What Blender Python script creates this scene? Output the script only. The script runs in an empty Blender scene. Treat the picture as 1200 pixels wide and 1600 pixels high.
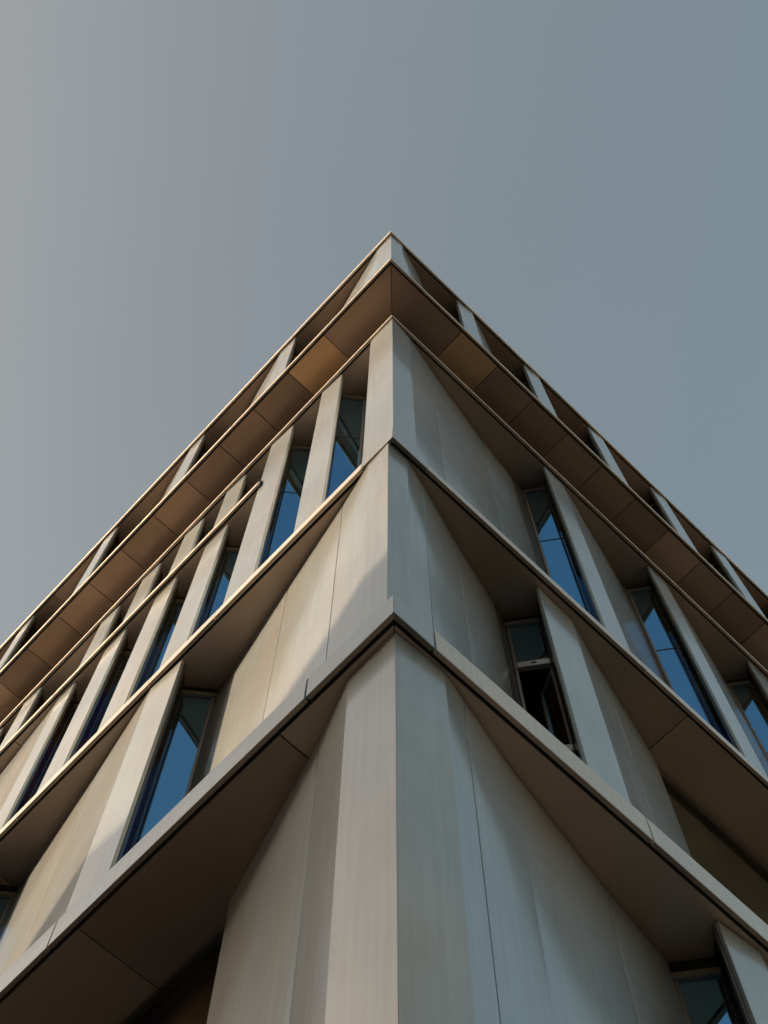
import bpy, bmesh, math, random
from mathutils import Vector, Matrix
random.seed(7)
S = bpy.context.scene

# ------------------------------------------------------------------ camera
cam_d = bpy.data.cameras.new('camera')
cam = bpy.data.objects.new('camera', cam_d)
S.collection.objects.link(cam)
S.camera = cam
cam_d.sensor_fit = 'HORIZONTAL'
cam_d.sensor_width = 36.0
cam_d.lens = 36.0 * 2087.4 / 1200.0
cam_d.clip_end = 2000
CR = Vector((0.72476685, -0.68897983, 0.00445058))
CU = Vector((-0.65364627, -0.68552687, 0.32062356))
CF = Vector((0.21785217, 0.23528643, 0.94719624))
m = Matrix((CR, CU, -CF)).transposed().to_4x4()
m.translation = Vector((-2.7795, -2.8765, 1.6))
cam.matrix_world = m

# ------------------------------------------------------------------ sky, sun, exposure
SUN_AZ = math.radians(38)        # sun stands off -x, swung 38 deg towards +y
SUN_EL = math.radians(20)
sun_dir = Vector((-math.cos(SUN_AZ) * math.cos(SUN_EL), math.sin(SUN_AZ) * math.cos(SUN_EL), math.sin(SUN_EL)))
W = bpy.data.worlds.new('World')
S.world = W
W.use_nodes = True
nt = W.node_tree
nt.nodes.clear()
sky = nt.nodes.new('ShaderNodeTexSky')
sky.sky_type = 'NISHITA'
sky.sun_disc = False
sky.sun_elevation = SUN_EL
sky.sun_rotation = math.atan2(sun_dir.x, sun_dir.y)
sky.altitude = 0
sky.air_density = 1.0
sky.dust_density = 4.0
sky.ozone_density = 1.0
hs = nt.nodes.new('ShaderNodeHueSaturation')          # thin high haze: a paler, greyer sky
hs.inputs['Saturation'].default_value = 0.42
hs.inputs['Value'].default_value = 1.0
bg = nt.nodes.new('ShaderNodeBackground')
bg.inputs['Strength'].default_value = 0.13
wo = nt.nodes.new('ShaderNodeOutputWorld')
# the haze is a little warmer on the sun's side of the sky and cooler away from it, all the way round
tcw = nt.nodes.new('ShaderNodeTexCoord')
dt = nt.nodes.new('ShaderNodeVectorMath'); dt.operation = 'DOT_PRODUCT'
dt.inputs[1].default_value = sun_dir
mr = nt.nodes.new('ShaderNodeMapRange')
mr.inputs['From Min'].default_value = -0.3
mr.inputs['From Max'].default_value = 1.0
tint = nt.nodes.new('ShaderNodeMix'); tint.data_type = 'RGBA'
tint.inputs[6].default_value = (0.98, 1.30, 1.31, 1)
tint.inputs[7].default_value = (1.13, 0.95, 0.80, 1)
mulw = nt.nodes.new('ShaderNodeMix'); mulw.data_type = 'RGBA'; mulw.blend_type = 'MULTIPLY'; mulw.inputs[0].default_value = 1.0
nt.links.new(tcw.outputs['Generated'], dt.inputs[0])
nt.links.new(dt.outputs['Value'], mr.inputs['Value'])
nt.links.new(mr.outputs[0], tint.inputs[0])
nt.links.new(sky.outputs[0], hs.inputs['Color'])
nt.links.new(hs.outputs[0], mulw.inputs[6])
nt.links.new(tint.outputs[2], mulw.inputs[7])
hz = nt.nodes.new('ShaderNodeTexNoise'); hz.inputs['Scale'].default_value = 2.2; hz.inputs['Detail'].default_value = 4
nt.links.new(tcw.outputs['Generated'], hz.inputs['Vector'])
hm = nt.nodes.new('ShaderNodeMapRange')
hm.inputs['To Min'].default_value = 0.955; hm.inputs['To Max'].default_value = 1.045
nt.links.new(hz.outputs[0], hm.inputs['Value'])
hv = nt.nodes.new('ShaderNodeVectorMath'); hv.operation = 'SCALE'
nt.links.new(mulw.outputs[2], hv.inputs[0]); nt.links.new(hm.outputs[0], hv.inputs['Scale'])
nt.links.new(hv.outputs[0], bg.inputs[0])
nt.links.new(bg.outputs[0], wo.inputs[0])

sun_l = bpy.data.lights.new('sun', 'SUN')
sun_l.energy = 4.4
sun_l.angle = math.radians(0.6)
sun_l.color = (1.0, 0.765, 0.53)
sun = bpy.data.objects.new('sun', sun_l)
S.collection.objects.link(sun)
sun.rotation_euler = sun_dir.to_track_quat('Z', 'Y').to_euler()
sun.location = (-40, 10, 40)

S.view_settings.view_transform = 'Standard'
S.view_settings.look = 'None'
S.view_settings.gamma = 1.0
S.view_settings.use_curve_mapping = False
S.view_settings.exposure = 0.48

# ------------------------------------------------------------------ materials
def new_mat(name):
    mt = bpy.data.materials.new(name)
    mt.use_nodes = True
    n = mt.node_tree
    return mt, n, n.nodes['Principled BSDF']

def wavy(mt, tc, scale, amount):
    """slow oil-canning of thin sheet or glass: the surface normal drifts by a few degrees"""
    N, Lk = mt.node_tree.nodes, mt.node_tree.links
    no = N.new('ShaderNodeTexNoise'); no.inputs['Scale'].default_value = scale; no.inputs['Detail'].default_value = 0
    Lk.new(tc.outputs['Object'], no.inputs['Vector'])
    sb = N.new('ShaderNodeVectorMath'); sb.operation = 'SUBTRACT'; sb.inputs[1].default_value = (0.5, 0.5, 0.5)
    Lk.new(no.outputs['Color'], sb.inputs[0])
    sc = N.new('ShaderNodeVectorMath'); sc.operation = 'SCALE'; sc.inputs['Scale'].default_value = amount
    Lk.new(sb.outputs[0], sc.inputs[0])
    ge = N.new('ShaderNodeNewGeometry')
    ad = N.new('ShaderNodeVectorMath'); ad.operation = 'ADD'
    Lk.new(ge.outputs['Normal'], ad.inputs[0]); Lk.new(sc.outputs[0], ad.inputs[1])
    nz = N.new('ShaderNodeVectorMath'); nz.operation = 'NORMALIZE'
    Lk.new(ad.outputs[0], nz.inputs[0])
    return nz.outputs[0]

def metal(name, base, rough, metallic, var=0.10, streak=0.06, bump=0.07, rand=0.12, coat=0.7, spec=0.5, refl_tone=None):
    # spec: reflectance of the dielectric layer
    """coated sheet metal: cloudy tone, faint vertical weather streaks, small change from sheet to sheet"""
    mt, n, b = new_mat(name)
    N, Lk = n.nodes, n.links
    tc = N.new('ShaderNodeTexCoord')
    oi = N.new('ShaderNodeObjectInfo')
    cl = N.new('ShaderNodeTexNoise'); cl.inputs['Scale'].default_value = 1.1; cl.inputs['Detail'].default_value = 5
    Lk.new(tc.outputs['Object'], cl.inputs['Vector'])
    mp = N.new('ShaderNodeMapping'); mp.inputs['Scale'].default_value = (9, 9, 0.35)
    Lk.new(tc.outputs['Object'], mp.inputs['Vector'])
    st = N.new('ShaderNodeTexNoise'); st.inputs['Scale'].default_value = 2.0; st.inputs['Detail'].default_value = 4
    Lk.new(mp.outputs[0], st.inputs['Vector'])
    fine = N.new('ShaderNodeTexNoise'); fine.inputs['Scale'].default_value = 60; fine.inputs['Detail'].default_value = 3
    Lk.new(tc.outputs['Object'], fine.inputs['Vector'])
    def mth(op, a, bb):
        k = N.new('ShaderNodeMath'); k.operation = op
        for i, v in enumerate((a, bb)):
            if isinstance(v, (int, float)): k.inputs[i].default_value = v
            else: Lk.new(v, k.inputs[i])
        return k.outputs[0]
    f = mth('ADD', mth('MULTIPLY', mth('SUBTRACT', cl.outputs[0], 0.5), var * 2.2),
            mth('MULTIPLY', mth('SUBTRACT', st.outputs[0], 0.5), streak * 2.5))
    f = mth('ADD', f, mth('MULTIPLY', mth('SUBTRACT', oi.outputs['Random'], 0.5), rand))
    f = mth('ADD', f, mth('MULTIPLY', mth('SUBTRACT', fine.outputs[0], 0.5), 0.06))
    f = mth('ADD', f, 1.0)
    mul = N.new('ShaderNodeMix'); mul.data_type = 'RGBA'; mul.blend_type = 'MULTIPLY'; mul.inputs[0].default_value = 1
    mul.inputs[6].default_value = (*base, 1)
    if refl_tone:  # warm patches in the base colour stand in for soft reflections
        pm = N.new('ShaderNodeMapping'); pm.inputs['Scale'].default_value = (1.3, 1.3, 0.42); pm.inputs['Rotation'].default_value = (0.25, 0.3, 0)
        Lk.new(tc.outputs['Object'], pm.inputs['Vector'])
        pn = N.new('ShaderNodeTexNoise'); pn.inputs['Scale'].default_value = 1.0; pn.inputs['Detail'].default_value = 3
        Lk.new(pm.outputs[0], pn.inputs['Vector'])
        pr = N.new('ShaderNodeValToRGB')
        pr.color_ramp.elements[0].position = 0.36; pr.color_ramp.elements[0].color = (*base, 1)
        pr.color_ramp.elements[1].position = 0.68; pr.color_ramp.elements[1].color = (*refl_tone, 1)
        Lk.new(pn.outputs[0], pr.inputs[0])
        Lk.new(pr.outputs[0], mul.inputs[6])
    cc = N.new('ShaderNodeCombineColor')
    for i in range(3): Lk.new(f, cc.inputs[i])
    Lk.new(cc.outputs[0], mul.inputs[7])
    Lk.new(mul.outputs[2], b.inputs['Base Color'])
    b.inputs['Metallic'].default_value = metallic
    b.inputs['Coat Weight'].default_value = coat
    b.inputs['Specular IOR Level'].default_value = spec
    b.inputs['Coat Roughness'].default_value = 0.13
    rn = N.new('ShaderNodeTexNoise'); rn.inputs['Scale'].default_value = 0.6; rn.inputs['Detail'].default_value = 0
    Lk.new(tc.outputs['Object'], rn.inputs['Vector'])
    r = mth('ADD', rough, mth('MULTIPLY', mth('SUBTRACT', rn.outputs[0], 0.5), 0.12))
    Lk.new(r, b.inputs['Roughness'])
    nm = wavy(mt, tc, 0.55, bump)
    Lk.new(nm, b.inputs['Normal'])
    Lk.new(nm, b.inputs['Coat Normal'])
    return mt

M_WALL = metal('champagne_sheet_metal', (0.338, 0.378, 0.372), 0.38, 0.36, coat=0.95, var=0.20, streak=0.16, refl_tone=(0.355, 0.345, 0.305))
M_FASC = metal('fascia_sheet_metal', (0.64, 0.59, 0.50), 0.42, 0.25, var=0.10, streak=0.16, coat=0.4)
M_SOFF = metal('bronze_soffit_sheet', (0.41, 0.305, 0.23), 0.42, 0.6, var=0.16, streak=0.0, rand=0.5, coat=0.2)
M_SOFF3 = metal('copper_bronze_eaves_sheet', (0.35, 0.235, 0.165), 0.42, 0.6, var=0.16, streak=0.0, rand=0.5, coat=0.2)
M_SOFF2 = metal('golden_bronze_soffit_sheet', (0.62, 0.39, 0.21), 0.36, 0.7, var=0.2, streak=0.0, rand=0.1, coat=0.2)
M_FRAME = metal('window_frame_metal', (0.22, 0.165, 0.12), 0.4, 0.4, coat=0.0)
M_BRZ_SHADE = metal('dark_bronze_and_shade', (0.15, 0.135, 0.105), 0.4, 0.5, coat=0.3)  # real dark bronze on pier returns; painted shade on the wall ends
M_FRAME2 = metal('warm_window_frame', (0.42, 0.35, 0.27), 0.4, 0.4)
M_SPAN = metal('dark_spandrel_sheet', (0.022, 0.019, 0.015), 0.6, 0.0, coat=0.0, spec=0.12)

def plain(name, col, rough, metallic=0.0, spec=0.5):
    mt, n, b = new_mat(name)
    tc = n.nodes.new('ShaderNodeTexCoord')
    no = n.nodes.new('ShaderNodeTexNoise'); no.inputs['Scale'].default_value = 0.8; no.inputs['Detail'].default_value = 8
    n.links.new(tc.outputs['Object'], no.inputs['Vector'])
    cr = n.nodes.new('ShaderNodeValToRGB')
    cr.color_ramp.elements[0].position = 0.3; cr.color_ramp.elements[1].position = 0.7
    cr.color_ramp.elements[0].color = (*[c * 0.82 for c in col], 1)
    cr.color_ramp.elements[1].color = (*[min(1, c * 1.15) for c in col], 1)
    n.links.new(no.outputs[0], cr.inputs[0])
    n.links.new(cr.outputs[0], b.inputs['Base Color'])
    b.inputs['Roughness'].default_value = rough
    b.inputs['Metallic'].default_value = metallic
    b.inputs['Specular IOR Level'].default_value = spec
    return mt

M_DARK = plain('joint_backing_black', (0.012, 0.011, 0.010), 0.8)
M_ROOM = plain('dim_interior_wall', (0.22, 0.19, 0.16), 0.8)
M_RUB = plain('black_gasket', (0.015, 0.015, 0.015), 0.6)
M_PAVE = plain('sandstone_paving', (0.56, 0.49, 0.42), 0.8)
M_JOINT = plain('paving_bed', (0.22, 0.18, 0.14), 0.9)
M_ROAD = plain('asphalt', (0.065, 0.06, 0.055), 0.85)
M_STONE = plain('neighbour_stone', (0.34, 0.33, 0.30), 0.8)
M_MARK = plain('road_paint', (0.7, 0.7, 0.66), 0.7)

def glass(name, tint, rough, edge=(0.45, 0.7, 0.95)):
    """coated solar-control glass over a dark room: mirrors the sky in blue"""
    mt, n, b = new_mat(name)
    tc = n.nodes.new('ShaderNodeTexCoord')
    n.links.new(wavy(mt, tc, 0.9, 0.012), b.inputs['Normal'])
    b.inputs['Base Color'].default_value = (*tint, 1)
    b.inputs['Metallic'].default_value = 1.0
    b.inputs['Roughness'].default_value = rough
    b.inputs['Specular Tint'].default_value = (*edge, 1)
    # what shows of the dim room behind the coating
    rb = n.nodes.new('ShaderNodeBsdfDiffuse')
    r2 = n.nodes.new('ShaderNodeTexNoise'); r2.inputs['Scale'].default_value = 1.5
    n.links.new(tc.outputs['Object'], r2.inputs['Vector'])
    rr = n.nodes.new('ShaderNodeValToRGB')
    rr.color_ramp.elements[0].position = 0.35; rr.color_ramp.elements[0].color = (0.060, 0.038, 0.014, 1)
    rr.color_ramp.elements[1].position = 0.7; rr.color_ramp.elements[1].color = (0.14, 0.092, 0.036, 1)
    n.links.new(r2.outputs[0], rr.inputs[0]); n.links.new(rr.outputs[0], rb.inputs[0])
    mx = n.nodes.new('ShaderNodeMixShader'); mx.inputs[0].default_value = 0.36
    n.links.new(b.outputs[0], mx.inputs[1]); n.links.new(rb.outputs[0], mx.inputs[2])
    n.links.new(mx.outputs[0], n.nodes['Material Output'].inputs[0])
    return mt
M_GLASS = glass('blue_solar_glass', (0.18, 0.50, 0.86), 0.012)
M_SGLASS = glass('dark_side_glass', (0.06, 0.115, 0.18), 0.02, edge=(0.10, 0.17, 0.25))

# ------------------------------------------------------------------ mesh helpers
def obj(name, bm, mat, parent=None, bevel=0.0, **props):
    bmesh.ops.recalc_face_normals(bm, faces=bm.faces)
    if bevel:
        bmesh.ops.bevel(bm, geom=[e for e in bm.edges if len(e.link_faces) == 2 and e.calc_face_angle(0) > 0.15],
                        offset=bevel, segments=1, affect='EDGES', profile=0.5)
    me = bpy.data.meshes.new(name)
    bm.to_mesh(me); bm.free()
    o = bpy.data.objects.new(name, me)
    me.materials.append(mat)
    S.collection.objects.link(o)
    if parent: o.parent = parent
    for k, v in props.items(): o[k] = v
    return o

def prism(bm, poly, z0, z1):
    lo = [bm.verts.new((x, y, z0)) for x, y in poly]
    hi = [bm.verts.new((x, y, z1)) for x, y in poly]
    n = len(poly)
    bm.faces.new(lo[::-1]); bm.faces.new(hi)
    for i in range(n):
        bm.faces.new((lo[i], lo[(i + 1) % n], hi[(i + 1) % n], hi[i]))
    return bm

def box(bm, x0, x1, y0, y1, z0, z1):
    return prism(bm, [(x0, y0), (x1, y0), (x1, y1), (x0, y1)], z0, z1)

def offset(path, t):
    """offset an open plan path to its left (the building's inside) by t, with mitres"""
    out = []
    n = len(path)
    nr = []
    for i in range(n - 1):
        dx, dy = path[i + 1][0] - path[i][0], path[i + 1][1] - path[i][1]
        l = math.hypot(dx, dy)
        nr.append((-dy / l, dx / l))
    for i in range(n):
        if i == 0: a = b = nr[0]
        elif i == n - 1: a = b = nr[-1]
        else: a, b = nr[i - 1], nr[i]
        k = 1 + a[0] * b[0] + a[1] * b[1]
        out.append((path[i][0] + (a[0] + b[0]) / k * t, path[i][1] + (a[1] + b[1]) / k * t))
    return out

def trim(path, g0, g1):
    p = [tuple(q) for q in path]
    def tow(a, b, g):
        l = math.hypot(b[0] - a[0], b[1] - a[1])
        return (a[0] + (b[0] - a[0]) * g / l, a[1] + (b[1] - a[1]) * g / l)
    if g0: p[0] = tow(p[0], p[1], g0)
    if g1: p[-1] = tow(p[-1], p[-2], g1)
    return p

def sheet(name, path, z0, z1, mat, parent, t=0.04, bevel=0.004, gap=0.006, **props):
    p = trim(path, gap, gap)
    q = offset(p, t)
    bm = bmesh.new()
    n = len(p)
    # built segment by segment so bent sheets stay clean
    ring = []
    for a, b in zip(p, q):
        ring.append([bm.verts.new((a[0], a[1], z0)), bm.verts.new((a[0], a[1], z1)),
                     bm.verts.new((b[0], b[1], z1)), bm.verts.new((b[0], b[1], z0))])
    for i in range(n - 1):
        r, s = ring[i], ring[i + 1]
        for k in range(4):
            bm.faces.new((r[k], r[(k + 1) % 4], s[(k + 1) % 4], s[k]))
    bm.faces.new(ring[0]); bm.faces.new(ring[-1][::-1])
    return obj(name, bm, mat, parent, bevel, **props)

def Lp(u, d): return (d, u)     # left facade: u along +y, d inwards
def Rp(u, d): return (u, d)     # right facade: u along +x, d inwards

# ------------------------------------------------------------------ the building
B = bpy.data.objects.new('office_building', None)
S.collection.objects.link(B)
B['label'] = 'corner office building clad in folded champagne metal with bronze soffits and deep blue windows'
B['category'] = 'building'

LEN = 20.0
LEV = {  # fascia bottom, fascia top, plane
    'first': (11.04, 11.42, 0.0),
    'second': (16.06, 16.50, 0.0),
    'cornice': (23.53, 23.86, 0.0),
    'eaves': (25.17, 25.52, -0.505),
    'roof': (29.02, 29.59, -0.505),
}
LIP, GRV = 0.045, 0.035

def fascia(side, u0, u1, zb, zt, pl, mitre=False, gap=0.005, lean=0.07, mat=None):
    """one length of fascia: upright face leaning back a little, thin lip below, ledge on top"""
    P = Lp if side == 'L' else Rp
    prof = [(pl, zb), (pl + lean * 0.15, zb + (zt - zb) * 0.5), (pl + lean, zt), (pl + 0.72, zt + 0.01), (pl + 0.72, zt - 0.02), (pl + LIP, zt - 0.03), (pl + LIP, zb)]
    bm = bmesh.new()
    A, Z = [], []
    for d, z in prof:
        s = d + 0.0015 if mitre else u0 + gap
        A.append(bm.verts.new((*P(s, d), z)))
        Z.append(bm.verts.new((*P(u1 - gap, d), z)))
    n = len(prof)
    for i in range(n): bm.faces.new((A[i], A[(i + 1) % n], Z[(i + 1) % n], Z[i]))
    bm.faces.new(A[::-1]); bm.faces.new(Z)
    o = obj('fascia_panel', bm, mat or M_FASC, B, 0.012 if pl < 0 else 0.004)
    o.data.materials.append(M_SOFF)                   # the folded lip is bare bronze
    o.data.materials.append(M_BRZ_SHADE)                    # flashing on the ledge top, darkened to cut sun bounced onto soffits
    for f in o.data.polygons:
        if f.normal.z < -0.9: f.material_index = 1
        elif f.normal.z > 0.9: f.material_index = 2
    return o

def soffit(side, u0, u1, z, pl, d1, mitre=False, gap=0.006, mat=None):
    P = Lp if side == 'L' else Rp
    d0 = pl + LIP + GRV
    bm = bmesh.new()
    if mitre:
        poly = [(d0 + gap, d0), (u1 - gap, d0), (u1 - gap, d1), (d1 + gap, d1)]
        if d1 + gap > u1 - gap:
            k = u1 - gap
            poly = [(d0 + gap, d0), (k, d0), (k, k - gap)]
    else:
        poly = [(u0 + gap, d0), (u1 - gap, d0), (u1 - gap, d1), (u0 + gap, d1)]
    poly = [P(*q) for q in poly]
    prism(bm, poly, z + 0.008, z + 0.03)
    return obj('soffit_panel', bm, mat or M_SOFF, B, 0.003)

FJ = {
    ('first', 'L'): [0, 1.01, 4.22, 6.9, 9.6, 12.3, 15.0, 17.7, LEN],
    ('first', 'R'): [0, 0.45, 2.93, 5.5, 8.1, 10.7, 13.3, 16.0, LEN],
    ('second', 'L'): [0, 0.52, 3.05, 4.25, 6.78, 9.3, 11.9, 14.5, 17.1, LEN],
    ('second', 'R'): [0, 0.55, 4.18, 6.8, 9.4, 12.0, 14.6, 17.3, LEN],
    ('cornice', 'L'): [0, 1.9, 4.6, 7.3, 10.0, 12.7, 15.4, LEN],
    ('cornice', 'R'): [0, 1.9, 4.5, 7.1, 9.8, 12.5, 15.2, LEN],
    ('eaves', 'L'): [0, 1.1, 3.7, 6.3, 8.9, 11.6, 14.3, LEN],
    ('eaves', 'R'): [0, 0.3, 2.8, 5.4, 8.0, 10.6, 13.3, 16.0, LEN],
    ('roof', 'L'): [0, 2.5, 5.2, 7.9, 10.6, 13.3, 16.0, LEN],
    ('roof', 'R'): [0, 1.6, 3.5, 5.3, 7.2, 9.0, 10.8, 12.7, 15.0, LEN],
}
SJ = {
    ('first', 'L'): [0, 1.39, 3.9, 6.5, 9.1, 11.7, 14.3, LEN],
    ('first', 'R'): [0, 4.9, 7.5, 10.1, 12.7, 15.3, LEN],
    ('second', 'L'): [0, 3.9, 7.6, 11.4, 15.2, LEN],
    ('second', 'R'): [0, 4.98, 9.6, 14.0, LEN],
    ('cornice', 'L'): [0, 6.1, 12.2, LEN],
    ('cornice', 'R'): [0, 6.3, 11.6, LEN],
    ('roof', 'L'): [-0.5, 5.2, 10.4, 15.9, LEN],
    ('roof', 'R'): [-0.5, 5.2, 10.4, 15.9, LEN],
    ('eaves', 'L'): [-0.5] + [1.31 + 0.938 * i for i in range(20)] + [LEN],
    ('eaves', 'R'): [-0.5] + [1.31 + 0.906 * i for i in range(21)] + [LEN],
}
for k, (zb, zt, pl) in LEV.items():
    for s in 'LR':
        js = FJ[(k, s)]
        for i in range(len(js) - 1):
            fascia(s, js[i], js[i + 1], zb, zt, pl, mitre=(i == 0), gap=0.010 if k == 'first' else 0.005, lean=0.006 if k in ('first', 'second') and (i == 0 or k == 'first') else 0.07,
                   mat=M_WALL if i == 0 and (k == 'second' or (k == 'first' and s == 'R')) or (k == 'first' and s == 'L') else None)
        js = SJ[(k, s)]
        for i in range(len(js) - 1):
            o = soffit(s, js[i], js[i + 1], zb, pl, pl + 1.15 if pl < 0 else 1.35, mitre=(i == 0),
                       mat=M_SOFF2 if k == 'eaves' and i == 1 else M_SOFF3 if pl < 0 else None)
            if k == 'eaves' and i == 1: o['label'] = 'golden brown soffit panel second from the corner'
    # black backing above the soffit joints and the groove behind the lip
    bm = bmesh.new()
    box(bm, pl + LIP + 0.001, LEN, pl + LIP + 0.001, LEN, zb + 0.05, zb + 0.10)
    obj('soffit_backing', bm, M_DARK, B)
# mezzanine band, left facade only, starts at y = 2.95
MZB, MZT = 21.06, 21.36
js = [2.95, 4.4, 6.4, 7.9, 10.5, 13.1, 15.7, LEN]
for i in range(len(js) - 1): fascia('L', js[i], js[i + 1], MZB, MZT, -0.02)
js = [2.98, 9.0, 14.5, LEN]
for i in range(len(js) - 1): soffit('L', js[i], js[i + 1], MZB, -0.02, 1.3)
bm = bmesh.new(); box(bm, 0.03, 1.4, 2.98, LEN, MZB + 0.05, MZB + 0.1); obj('soffit_backing', bm, M_DARK, B)

def window(side, Wp, G, Pp, z0, z1, zh, transoms=(), flank_split=None, opening=None, label=None):
    """sawtooth window: main pane from the wall end Wp to the corner G, side pane from G out to the pier Pp"""
    PT = Lp if side == 'L' else Rp
    Wp = (Pp[0] + .02, Pp[1] + .56)          # the main pane stands square to the side pane
    G = (Pp[0] + .27, Pp[1] + .23)
    zh = z1 - (0.2 if z1 < 24.5 else 0.35)
    a, g, p = Vector(PT(*Wp)), Vector(PT(*G)), Vector(PT(*Pp))
    inn = Vector((1, 1)).normalized()
    def bar(bm, q0, q1, w, za, zb, push=0.0):
        d = (q1 - q0).normalized(); nn = Vector((-d.y, d.x))
        if nn.dot(inn) < 0: nn = -nn
        s0, s1 = q0 - nn * push, q1 - nn * push
        prism(bm, [tuple(s0), tuple(s1), tuple(s1 + nn * w), tuple(s0 + nn * w)], za, zb)
    dag = (g - a).normalized(); dpg = (g - p).normalized()
    bm = bmesh.new()
    bar(bm, a - dag * 0.02, g, 0.09, zh - 0.035, zh + 0.035, 0.035)                  # head bar
    obj_frame = bmesh.new()
    bar(bm, a, a + dag * 0.035, 0.07, z0, zh - 0.036, 0.012)                         # jamb at the wall
    bar(bm, g - dag * 0.02, g + dag * 0.012, 0.05, z0, zh - 0.036, 0.014)            # corner post
    obj_frame.free()
    wn = obj('window', bm, M_FRAME, B, 0.003)
    if label: wn['label'] = label
    # side pane up to the soffit
    ps = p + dpg * 0.13
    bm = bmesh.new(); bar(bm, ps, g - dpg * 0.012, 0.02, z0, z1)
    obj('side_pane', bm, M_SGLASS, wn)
    # spandrel above the head
    bm = bmesh.new(); bar(bm, a, g, 0.03, zh + 0.037, z1)
    obj('spandrel', bm, M_SPAN, wn)
    lv = [z0] + sorted(transoms) + [zh - 0.03]
    q0, q1 = a + dag * 0.034, g - dag * 0.022
    for i in range(len(lv) - 1):
        if opening and abs(lv[i] - opening[0]) < 1e-6:
            # a side-hung sash swung into the room
            hinge = q1
            d = Vector(((q0 - q1).x, (q0 - q1).y)); ang = math.radians(-62 if side == 'R' else 62)
            rd = Vector((d.x * math.cos(ang) - d.y * math.sin(ang), d.x * math.sin(ang) + d.y * math.cos(ang)))
            za, zb = lv[i] + 0.05, lv[i + 1] - 0.05
            bs = bmesh.new()
            e = hinge + rd
            r1 = rd.normalized()
            bar(bs, hinge, hinge + r1 * 0.04, 0.05, za, zb)
            bar(bs, e - r1 * 0.04, e, 0.05, za, zb)
            bar(bs, hinge + r1 * 0.041, e - r1 * 0.041, 0.05, za, za + 0.05)
            bar(bs, hinge + r1 * 0.041, e - r1 * 0.041, 0.05, zb - 0.05, zb)
            obj('sash', bs, M_FRAME2, wn, 0.002, label='sash swung open into the dark room')
            bs = bmesh.new(); bar(bs, hinge + r1 * 0.041, e - r1 * 0.041, 0.012, za + 0.05, zb - 0.05, -0.02)
            obj('pane', bs, M_GLASS, wn)
        else:
            bm = bmesh.new(); bar(bm, q0, q1, 0.02, lv[i] + 0.003, lv[i + 1] - 0.003)
            obj('pane', bm, M_GLASS, wn)
    for z in transoms:
        bm = bmesh.new()
        th = 0.06 if opening else 0.014
        bar(bm, q0, q1, 0.06, z - th, z + th, 0.05 if opening else 0.006)
        o = obj('transom', bm, M_FRAME2 if opening else M_RUB, wn, 0.002)
        if opening and abs(z - max(transoms)) < 1e-6:
            bm = bmesh.new(); mm = (q0 + q1) / 2
            bar(bm, mm - dag * 0.03, mm + dag * 0.03, 0.01, z - 0.012, z + 0.012, 0.055)
            obj('latch_slot', bm, M_DARK, wn)
    # metal return between pier and side pane
    bm = bmesh.new(); bar(bm, p + dpg * 0.046, ps - dpg * 0.006, 0.03, z0, z1, 0.0); obj('pier_return', bm, M_BRZ_SHADE, wn)
    return wn

def walls(side, runs, z0, z1, split=None, **props):
    """runs: list of plan paths given as (u, d), each one sheet"""
    PT = Lp if side == 'L' else Rp
    for r in runs:
        p = [PT(*q) for q in r]
        if side == 'L': p = p[::-1]
        nm = 'wall_panel'
        if split:
            sheet(nm, p, z0, split - 0.010, M_WALL, B, **props)
            sheet(nm, p, split + 0.010, z1, M_WALL, B, **props)
        else:
            sheet(nm, p, z0, z1, M_WALL, B, **props)

def shaded_wall(side, path, z0, z1):  # wall end beside a window, darkened in colour to imitate shade
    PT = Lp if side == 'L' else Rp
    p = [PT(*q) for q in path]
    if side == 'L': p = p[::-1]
    sheet('shaded_wall_panel', p, z0, z1, M_BRZ_SHADE, B)

def corner_sheet(path, z0, z1, split=None):
    if split:
        sheet('corner_panel', path, z0, split - 0.010, M_WALL, B)
        sheet('corner_panel', path, split + 0.010, z1, M_WALL, B)
    else:
        sheet('corner_panel', path, z0, z1, M_WALL, B)

# ---- ground storeys, z 0 .. 11.04
z0, z1 = 0.0, LEV['first'][0] - 0.016
corner_sheet([Lp(1.2, .33), Lp(.65, .13), (.12, .11), Rp(.63, .09), Rp(.91, .16)], z0, z1)
walls('L', [[(1.2, .33), (2.80, .80), (2.86, .99)]], z0, z1)
walls('R', [[(.91, .16), (1.62, .33), (2.95, .58)], [(2.95, .58), (3.86, .71)],
            [(3.85, .15), (4.34, .11), (5.3, .36), (7.01, .70)], [(7.0, .15), (7.5, .11), (10.06, .70)],
            [(10.05, .15), (10.5, .11), (13.11, .70)], [(13.1, .15), (13.6, .11), (LEN, .15)]], z0, z1)
for P_, W_ in ((3.85, 3.90), (7.0, 6.9), (10.05, 9.9), (13.1, 13.0)):
    window('R', (W_, .79 if W_ < 4 else .70), (P_ + .29, .41), (P_, .16), 5.9, z1, z1 - 0.16)
    walls('R', [[(P_ + .02, .71), (P_ + .27, .38), (P_ + .02, .2)]], z0, 5.89)
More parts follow.
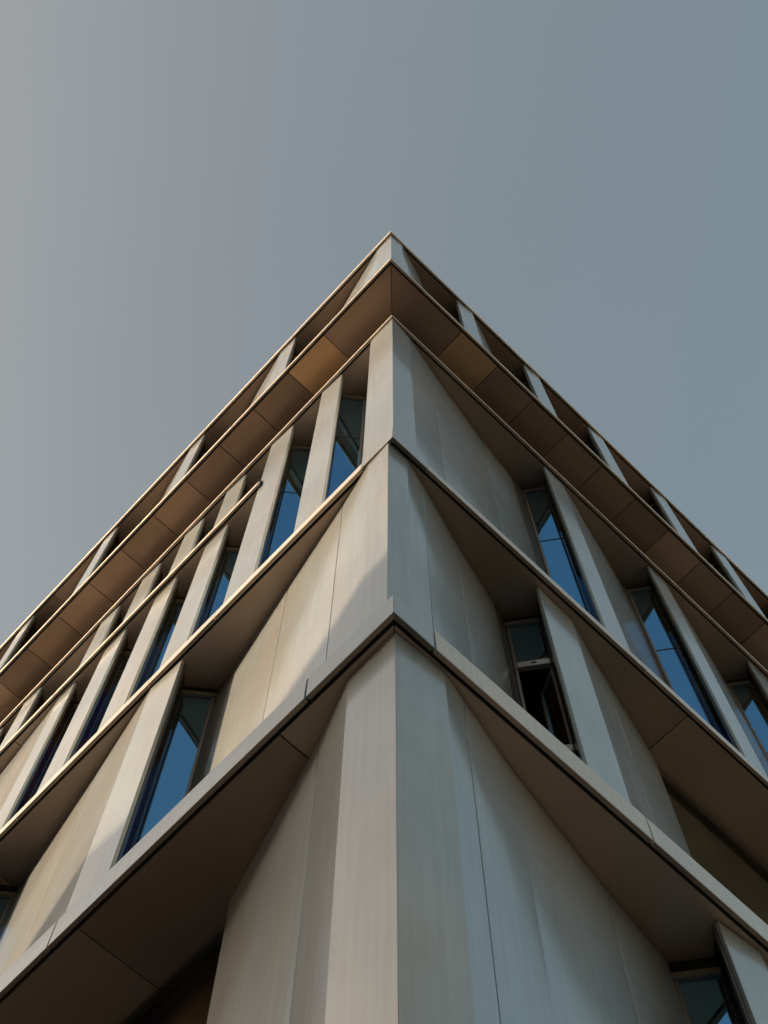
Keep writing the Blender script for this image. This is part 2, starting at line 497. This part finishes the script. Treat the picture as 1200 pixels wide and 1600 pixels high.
# wide recessed glazing on the left
def glazing(side, us, d, z0, z1, zh, label, gm=None):
    P = Lp if side == 'L' else Rp
    bm = bmesh.new()
    def bx(u0, u1, da, db, za, zb):
        (xa, ya), (xb, yb) = P(u0, da), P(u1, db)
        box(bm, min(xa, xb), max(xa, xb), min(ya, yb), max(ya, yb), za, zb)
    bx(us[0], us[-1], d - 0.05, d + 0.04, zh, zh + 0.06)
    for u in us: bx(u - 0.025, u + 0.025, d - 0.03, d + 0.04, z0, zh - 0.001)
    bx(us[0], us[-1], d - 0.03, d + 0.04, z0 - 0.06, z0 - 0.001)
    wn = obj('window', bm, M_RUB, B, 0.002, label=label)
    for a, b in zip(us[:-1], us[1:]):
        bm = bmesh.new(); bx(a + 0.026, b - 0.026, d, d + 0.02, z0, zh - 0.002); obj('pane', bm, gm or M_DGLASS, wn)
    bm = bmesh.new(); bx(us[0], us[-1], d - 0.01, d + 0.02, zh + 0.061, z1); obj('spandrel', bm, M_SPAN, wn)
M_DGLASS = glass('bronze_tinted_glass', (0.75, 0.66, 0.46), 0.03)
glazing('L', [2.88, 5.4, 7.9], .98, 0.4, z1, z1 - 0.10, 'wide recessed glazing below the first band on the left facade', M_SGLASS)
walls('L', [[(8.0, .12), (8.6, .10), (11.11, .67)], [(11.1, .12), (11.7, .10), (14.11, .67)], [(14.1, .12), (LEN, .12)]], z0, z1)
for P_, W_ in ((11.1, 11.0), (14.1, 14.0)):
    window('L', (W_, .70), (P_ + .28, .35), (P_, .12), 5.9, z1, z1 - 0.16)
    walls('L', [[(P_ + .02, .67), (P_ + .27, .35), (P_ + .02, .17)]], z0, 5.89)

# ---- storey between first and second band, z 11.4 .. 16.06
z0, z1 = LEV['first'][1] - 0.03, LEV['second'][0] - 0.016
corner_sheet([Lp(.98, .145), Lp(.42, .025), (.012, .085), Rp(.30, .08), Rp(.63, .17)], z0, z1)
walls('L', [[(.98, .145), (2.13, .36)], [(2.13, .36), (3.43, .62)],
            [(3.69, .08), (4.25, .06), (5.6, .32)], [(5.6, .32), (7.25, .61)],
            [(7.50, .08), (8.05, .06), (9.5, .35)], [(9.5, .35), (11.31, .64)],
            [(11.3, .08), (11.85, .06), (15.11, .64)], [(15.1, .08), (LEN, .1)]], z0, z1)
shaded_wall('L', [(3.43, .62), (3.70, .64)], z0, z1)
shaded_wall('L', [(7.25, .61), (7.51, .64)], z0, z1)
shaded_wall('R', [(2.25, .64), (2.47, .70)], z0, z1)
window('L', (3.70, .665), (3.98, .31), (3.69, .085), z0, z1, 15.86, label='left facade window reflecting a blue wedge of sky')
window('L', (7.47, .685), (7.79, .31), (7.50, .085), z0, z1, 15.86)
window('L', (11.25, .685), (11.59, .31), (11.30, .085), z0, z1, 15.86)
window('L', (15.05, .685), (15.39, .31), (15.10, .085), z0, z1, 15.86)
walls('R', [[(.63, .17), (1.40, .41)], [(1.40, .41), (2.25, .64)],
            [(2.46, .14), (3.05, .16), (3.49, .30), (3.84, .39)], [(3.84, .39), (5.07, .72), (5.15, .86)],
            [(9.7, .14), (10.3, .16), (12.41, .70)], [(12.4, .14), (13.0, .16), (15.11, .70)], [(15.1, .14), (LEN, .16)]], z0, z1)
window('R', (2.45, .71), (2.75, .37), (2.46, .14), z0, z1, 15.80, transoms=(12.77, 14.68), opening=(12.77, 14.68),
       label='right facade window with its middle sash open')
glazing('R', [5.18, 7.5, 9.66], .87, z0 + 0.06, z1, z1 - 0.12, 'wide recessed glazing above the first band on the right facade')
window('R', (12.4, .71), (12.69, .37), (12.4, .14), z0, z1, 15.80)
window('R', (15.1, .71), (15.39, .37), (15.1, .14), z0, z1, 15.80)

# ---- tall storey between second band and cornice
z0, z1 = LEV['second'][1] - 0.03, LEV['cornice'][0] - 0.016
SP = 20.88
corner_sheet([Lp(.55, .04), (.04, .03), Rp(.45, .06), Rp(1.09, .20)], z0, z1, SP)
walls('R', [[(1.09, .20), (2.56, .48)], [(2.56, .48), (3.36, .58)],
            [(3.67, .07), (4.12, .08), (4.61, .21), (6.10, .62)],
            [(6.30, .09), (6.76, .10), (7.3, .24), (8.94, .65)],
            [(8.93, .09), (9.39, .10), (9.9, .24), (11.57, .65)],
            [(11.56, .09), (12.0, .10), (14.2, .65)], [(14.19, .09), (14.7, .1), (16.81, .65)], [(16.8, .09), (LEN, .1)]], z0, z1, SP)
shaded_wall('R', [(3.36, .58), (3.68, .63)], z0, z1)
shaded_wall('R', [(6.10, .62), (6.31, .65)], z0, z1)
window('R', (3.36, .62), (3.95, .32), (3.67, .07), z0, z1, 22.75, transoms=(20.86,))
for P_ in (6.30, 8.93, 11.56, 14.19, 16.8):
    window('R', (P_ - .18, .68), (P_ + .28, .36), (P_, .09), z0, z1, 22.9, transoms=(20.85,))
# left: two full-height piers, then two rows
LP = [1.28, 2.49]
walls('L', [[(.56, .04), (.62, .20), (1.29, .625)]], z0, z1)
walls('L', [[(1.28, .07), (1.75, .05), (2.50, .625)]], z0, z1, SP)
walls('L', [[(2.49, .07), (3.02, .05), (3.71, .625)]], z0, z1, SP)
for P_ in LP:
    window('L', (P_ - .04, .60), (P_ + .26, .30), (P_, .07), z0, z1, 22.2, transoms=(20.9,))
UP = [3.70, 4.80, 5.94, 7.07, 9.27, 10.4, 11.5, 12.6, 14.9, 16.0, 17.1]
zm = MZT - 0.02
for i, P_ in enumerate(UP):
    nxt = UP[i + 1] if i + 1 < len(UP) else LEN
    walls('L', [[(P_, .07), (P_ + .48, .05), (nxt + .01, .625)]], zm, z1)
    window('L', (P_ - .04, .60), (P_ + .26, .30), (P_, .07), zm, z1, 22.6)
LO = [3.75, 4.95, 6.18, 7.46]
for i, P_ in enumerate(LO):
    if i < 3: pth = [(P_, .08), (P_ + .53, .08), (LO[i + 1] + .01, .635)]
    else: pth = [(P_, .09), (P_ + .40, .08), (8.3, .13), (9.65, .26), (11.51, .635)]
    walls('L', [pth], z0, MZB - 0.016)
    window('L', (P_ - .03, .60), (P_ + .26, .31), (P_, .08), z0, MZB - 0.016, 20.6)
walls('L', [[(11.5, .08), (12.1, .08), (15.0, .6)], [(15.1, .08), (LEN, .1)]], z0, MZB - 0.016)
window('L', (11.45, .60), (11.76, .31), (11.5, .08), z0, MZB - 0.016, 20.6)
window('L', (15.05, .60), (15.36, .31), (15.1, .08), z0, MZB - 0.016, 20.6)

# ---- strip behind the cornice, then the jutting top storey
bm = bmesh.new(); prism(bm, [(.3, .3), (LEN, .3), (LEN, .34), (.34, .34), (.34, LEN), (.3, LEN)], 23.8, 25.16)
obj('wall_strip', bm, M_DARK, B)
z0, z1 = LEV['eaves'][1] - 0.03, LEV['roof'][0] - 0.016
corner_sheet([Lp(1.17, -0.19), Lp(-0.07, -0.45), (-0.45, -0.46), Rp(-0.16, -0.47), Rp(0.5, -0.26)], z0, z1)
TL = [2.42, 5.29, 8.17, 11.06, 13.91, 16.84]
walls('L', [[(1.17, -0.19), (2.44, 0.13)]], z0, z1)
for i, P_ in enumerate(TL):
    nxt = TL[i + 1] if i + 1 < len(TL) else LEN
    walls('L', [[(P_, -0.44), (P_ + 0.44, -0.45), (P_ + 1.41, -0.24)], [(P_ + 1.41, -0.24), (nxt + 0.01, 0.13)]], z0, z1)
    window('L', (P_ - 0.04, 0.07), (P_ + 0.27, -0.19), (P_, -0.44), z0, z1, z1 - 0.5)
TR = [1.43, 3.38, 5.32, 7.26, 9.21, 11.15, 13.09, 15.06, 16.94]
walls('R', [[(0.5, -0.26), (1.44, 0.14)]], z0, z1)
for i, P_ in enumerate(TR):
    nxt = TR[i + 1] if i + 1 < len(TR) else LEN
    walls('R', [[(P_, -0.44), (P_ + 0.41, -0.47), (P_ + 1.20, -0.20), (nxt + 0.01, 0.14)]], z0, z1)
    window('R', (P_ - 0.04, 0.10), (P_ + 0.28, -0.19), (P_, -0.44), z0, z1, z1 - 0.5)
bm = bmesh.new(); box(bm, -.2, LEN, -.2, LEN, 29.48, 29.52); obj('roof', bm, M_DARK, B)

# ---- floors, inner rooms and the far walls
for zb, zt in ((11.12, 11.37), (16.18, 16.44), (23.66, 23.80), (25.31, 25.45), (29.15, 29.48)):
    bm = bmesh.new(); box(bm, .75, LEN, .75, LEN, zb, zt); obj('floor_slab', bm, M_ROOM, B)
bm = bmesh.new(); box(bm, .75, 1.9, 2.98, LEN, 21.17, 21.33); obj('floor_slab', bm, M_ROOM, B)
bm = bmesh.new(); prism(bm, [(2.2, 2.2), (LEN, 2.2), (LEN, 2.3), (2.3, 2.3), (2.3, LEN), (2.2, LEN)], 0, 29.2)
obj('inner_wall', bm, M_ROOM, B)
bm = bmesh.new(); prism(bm, [(LEN - .1, .0), (LEN + .2, .0), (LEN + .2, LEN + .2), (.0, LEN + .2), (.0, LEN - .1), (LEN - .1, LEN - .1)], 0, 29.6)
obj('rear_wall', bm, M_WALL, B)

# ------------------------------------------------------------------ street around it
def struct(name, bm, mat):
    return obj(name, bm, mat, None, 0, kind='structure')
bm = bmesh.new(); box(bm, -900, 900, -900, 900, -0.5, -0.12); struct('ground', bm, M_ROAD)
bm = bmesh.new(); box(bm, -9.5, 30, -9.5, 30, -0.119, 0.0); struct('pavement', bm, M_PAVE)
bm = bmesh.new()
for (a, b, c, d) in ((-16.1, -15.9, -60, 60),):
    y = c
    while y < d:
        box(bm, a, b, y, y + 2.5, -0.119, -0.115); y += 6
struct('road_marking', bm, M_MARK)

def block(x0, x1, y0, y1, h, label, mat=M_STONE, bays=10, floors=6, face='x1'):
    t = bpy.data.objects.new('stone_building', None); S.collection.objects.link(t)
    t['label'] = label; t['category'] = 'building'
    t.location = ((x0 + x1) / 2, (y0 + y1) / 2, -0.12)
    inv = Matrix.Translation(-t.location)
    def part(name, bm, m_):
        o = obj(name, bm, m_, t); o.data.transform(inv); return o
    bm = bmesh.new(); box(bm, x0, x1, y0, y1, -0.12, h); part('wall', bm, mat)
    bm = bmesh.new(); box(bm, x0 - .3, x1 + .3, y0 - .3, y1 + .3, h + 0.001, h + .5); part('cornice', bm, mat)
    bm = bmesh.new(); box(bm, x0 + .3, x1 - .3, y0 + .3, y1 - .3, h + 0.501, h + .55); part('roof', bm, M_ROAD)
    fh = h / floors
    for f in range(floors):
        for i in range(bays):
            bm = bmesh.new()
            za, zb = f * fh + 0.9, (f + 1) * fh - 0.6
            if face == 'x1':
                st = (y1 - y0) / bays; c = y0 + (i + .5) * st
                box(bm, x1 + 0.002, x1 + 0.05, c - .7, c + .7, za, zb)
            else:
                st = (x1 - x0) / bays; c = x0 + (i + .5) * st
                box(bm, c - .7, c + .7, y1 + 0.002, y1 + 0.05, za, zb)
            part('window', bm, M_DGLASS)
    return t
NX = -22.0
shadow_h = 12.2 + (-NX) / math.cos(SUN_AZ) * math.tan(SUN_EL) + 0.22
block(NX - 14, NX, -28, 42, shadow_h - 0.5, 'sandstone building across the street from the left facade', floors=5, bays=16)
block(19, 50, -40, -24, 15.0, 'lower sandstone building across the street from the right facade', floors=4, bays=9, face='y1')
block(1, 17, -36, -20, 41.0, 'unseen tall tower added to put a warm reflection on the corner', floors=11, bays=6, face='y1')  # invented out of view so the corner facet mirrors warm brown
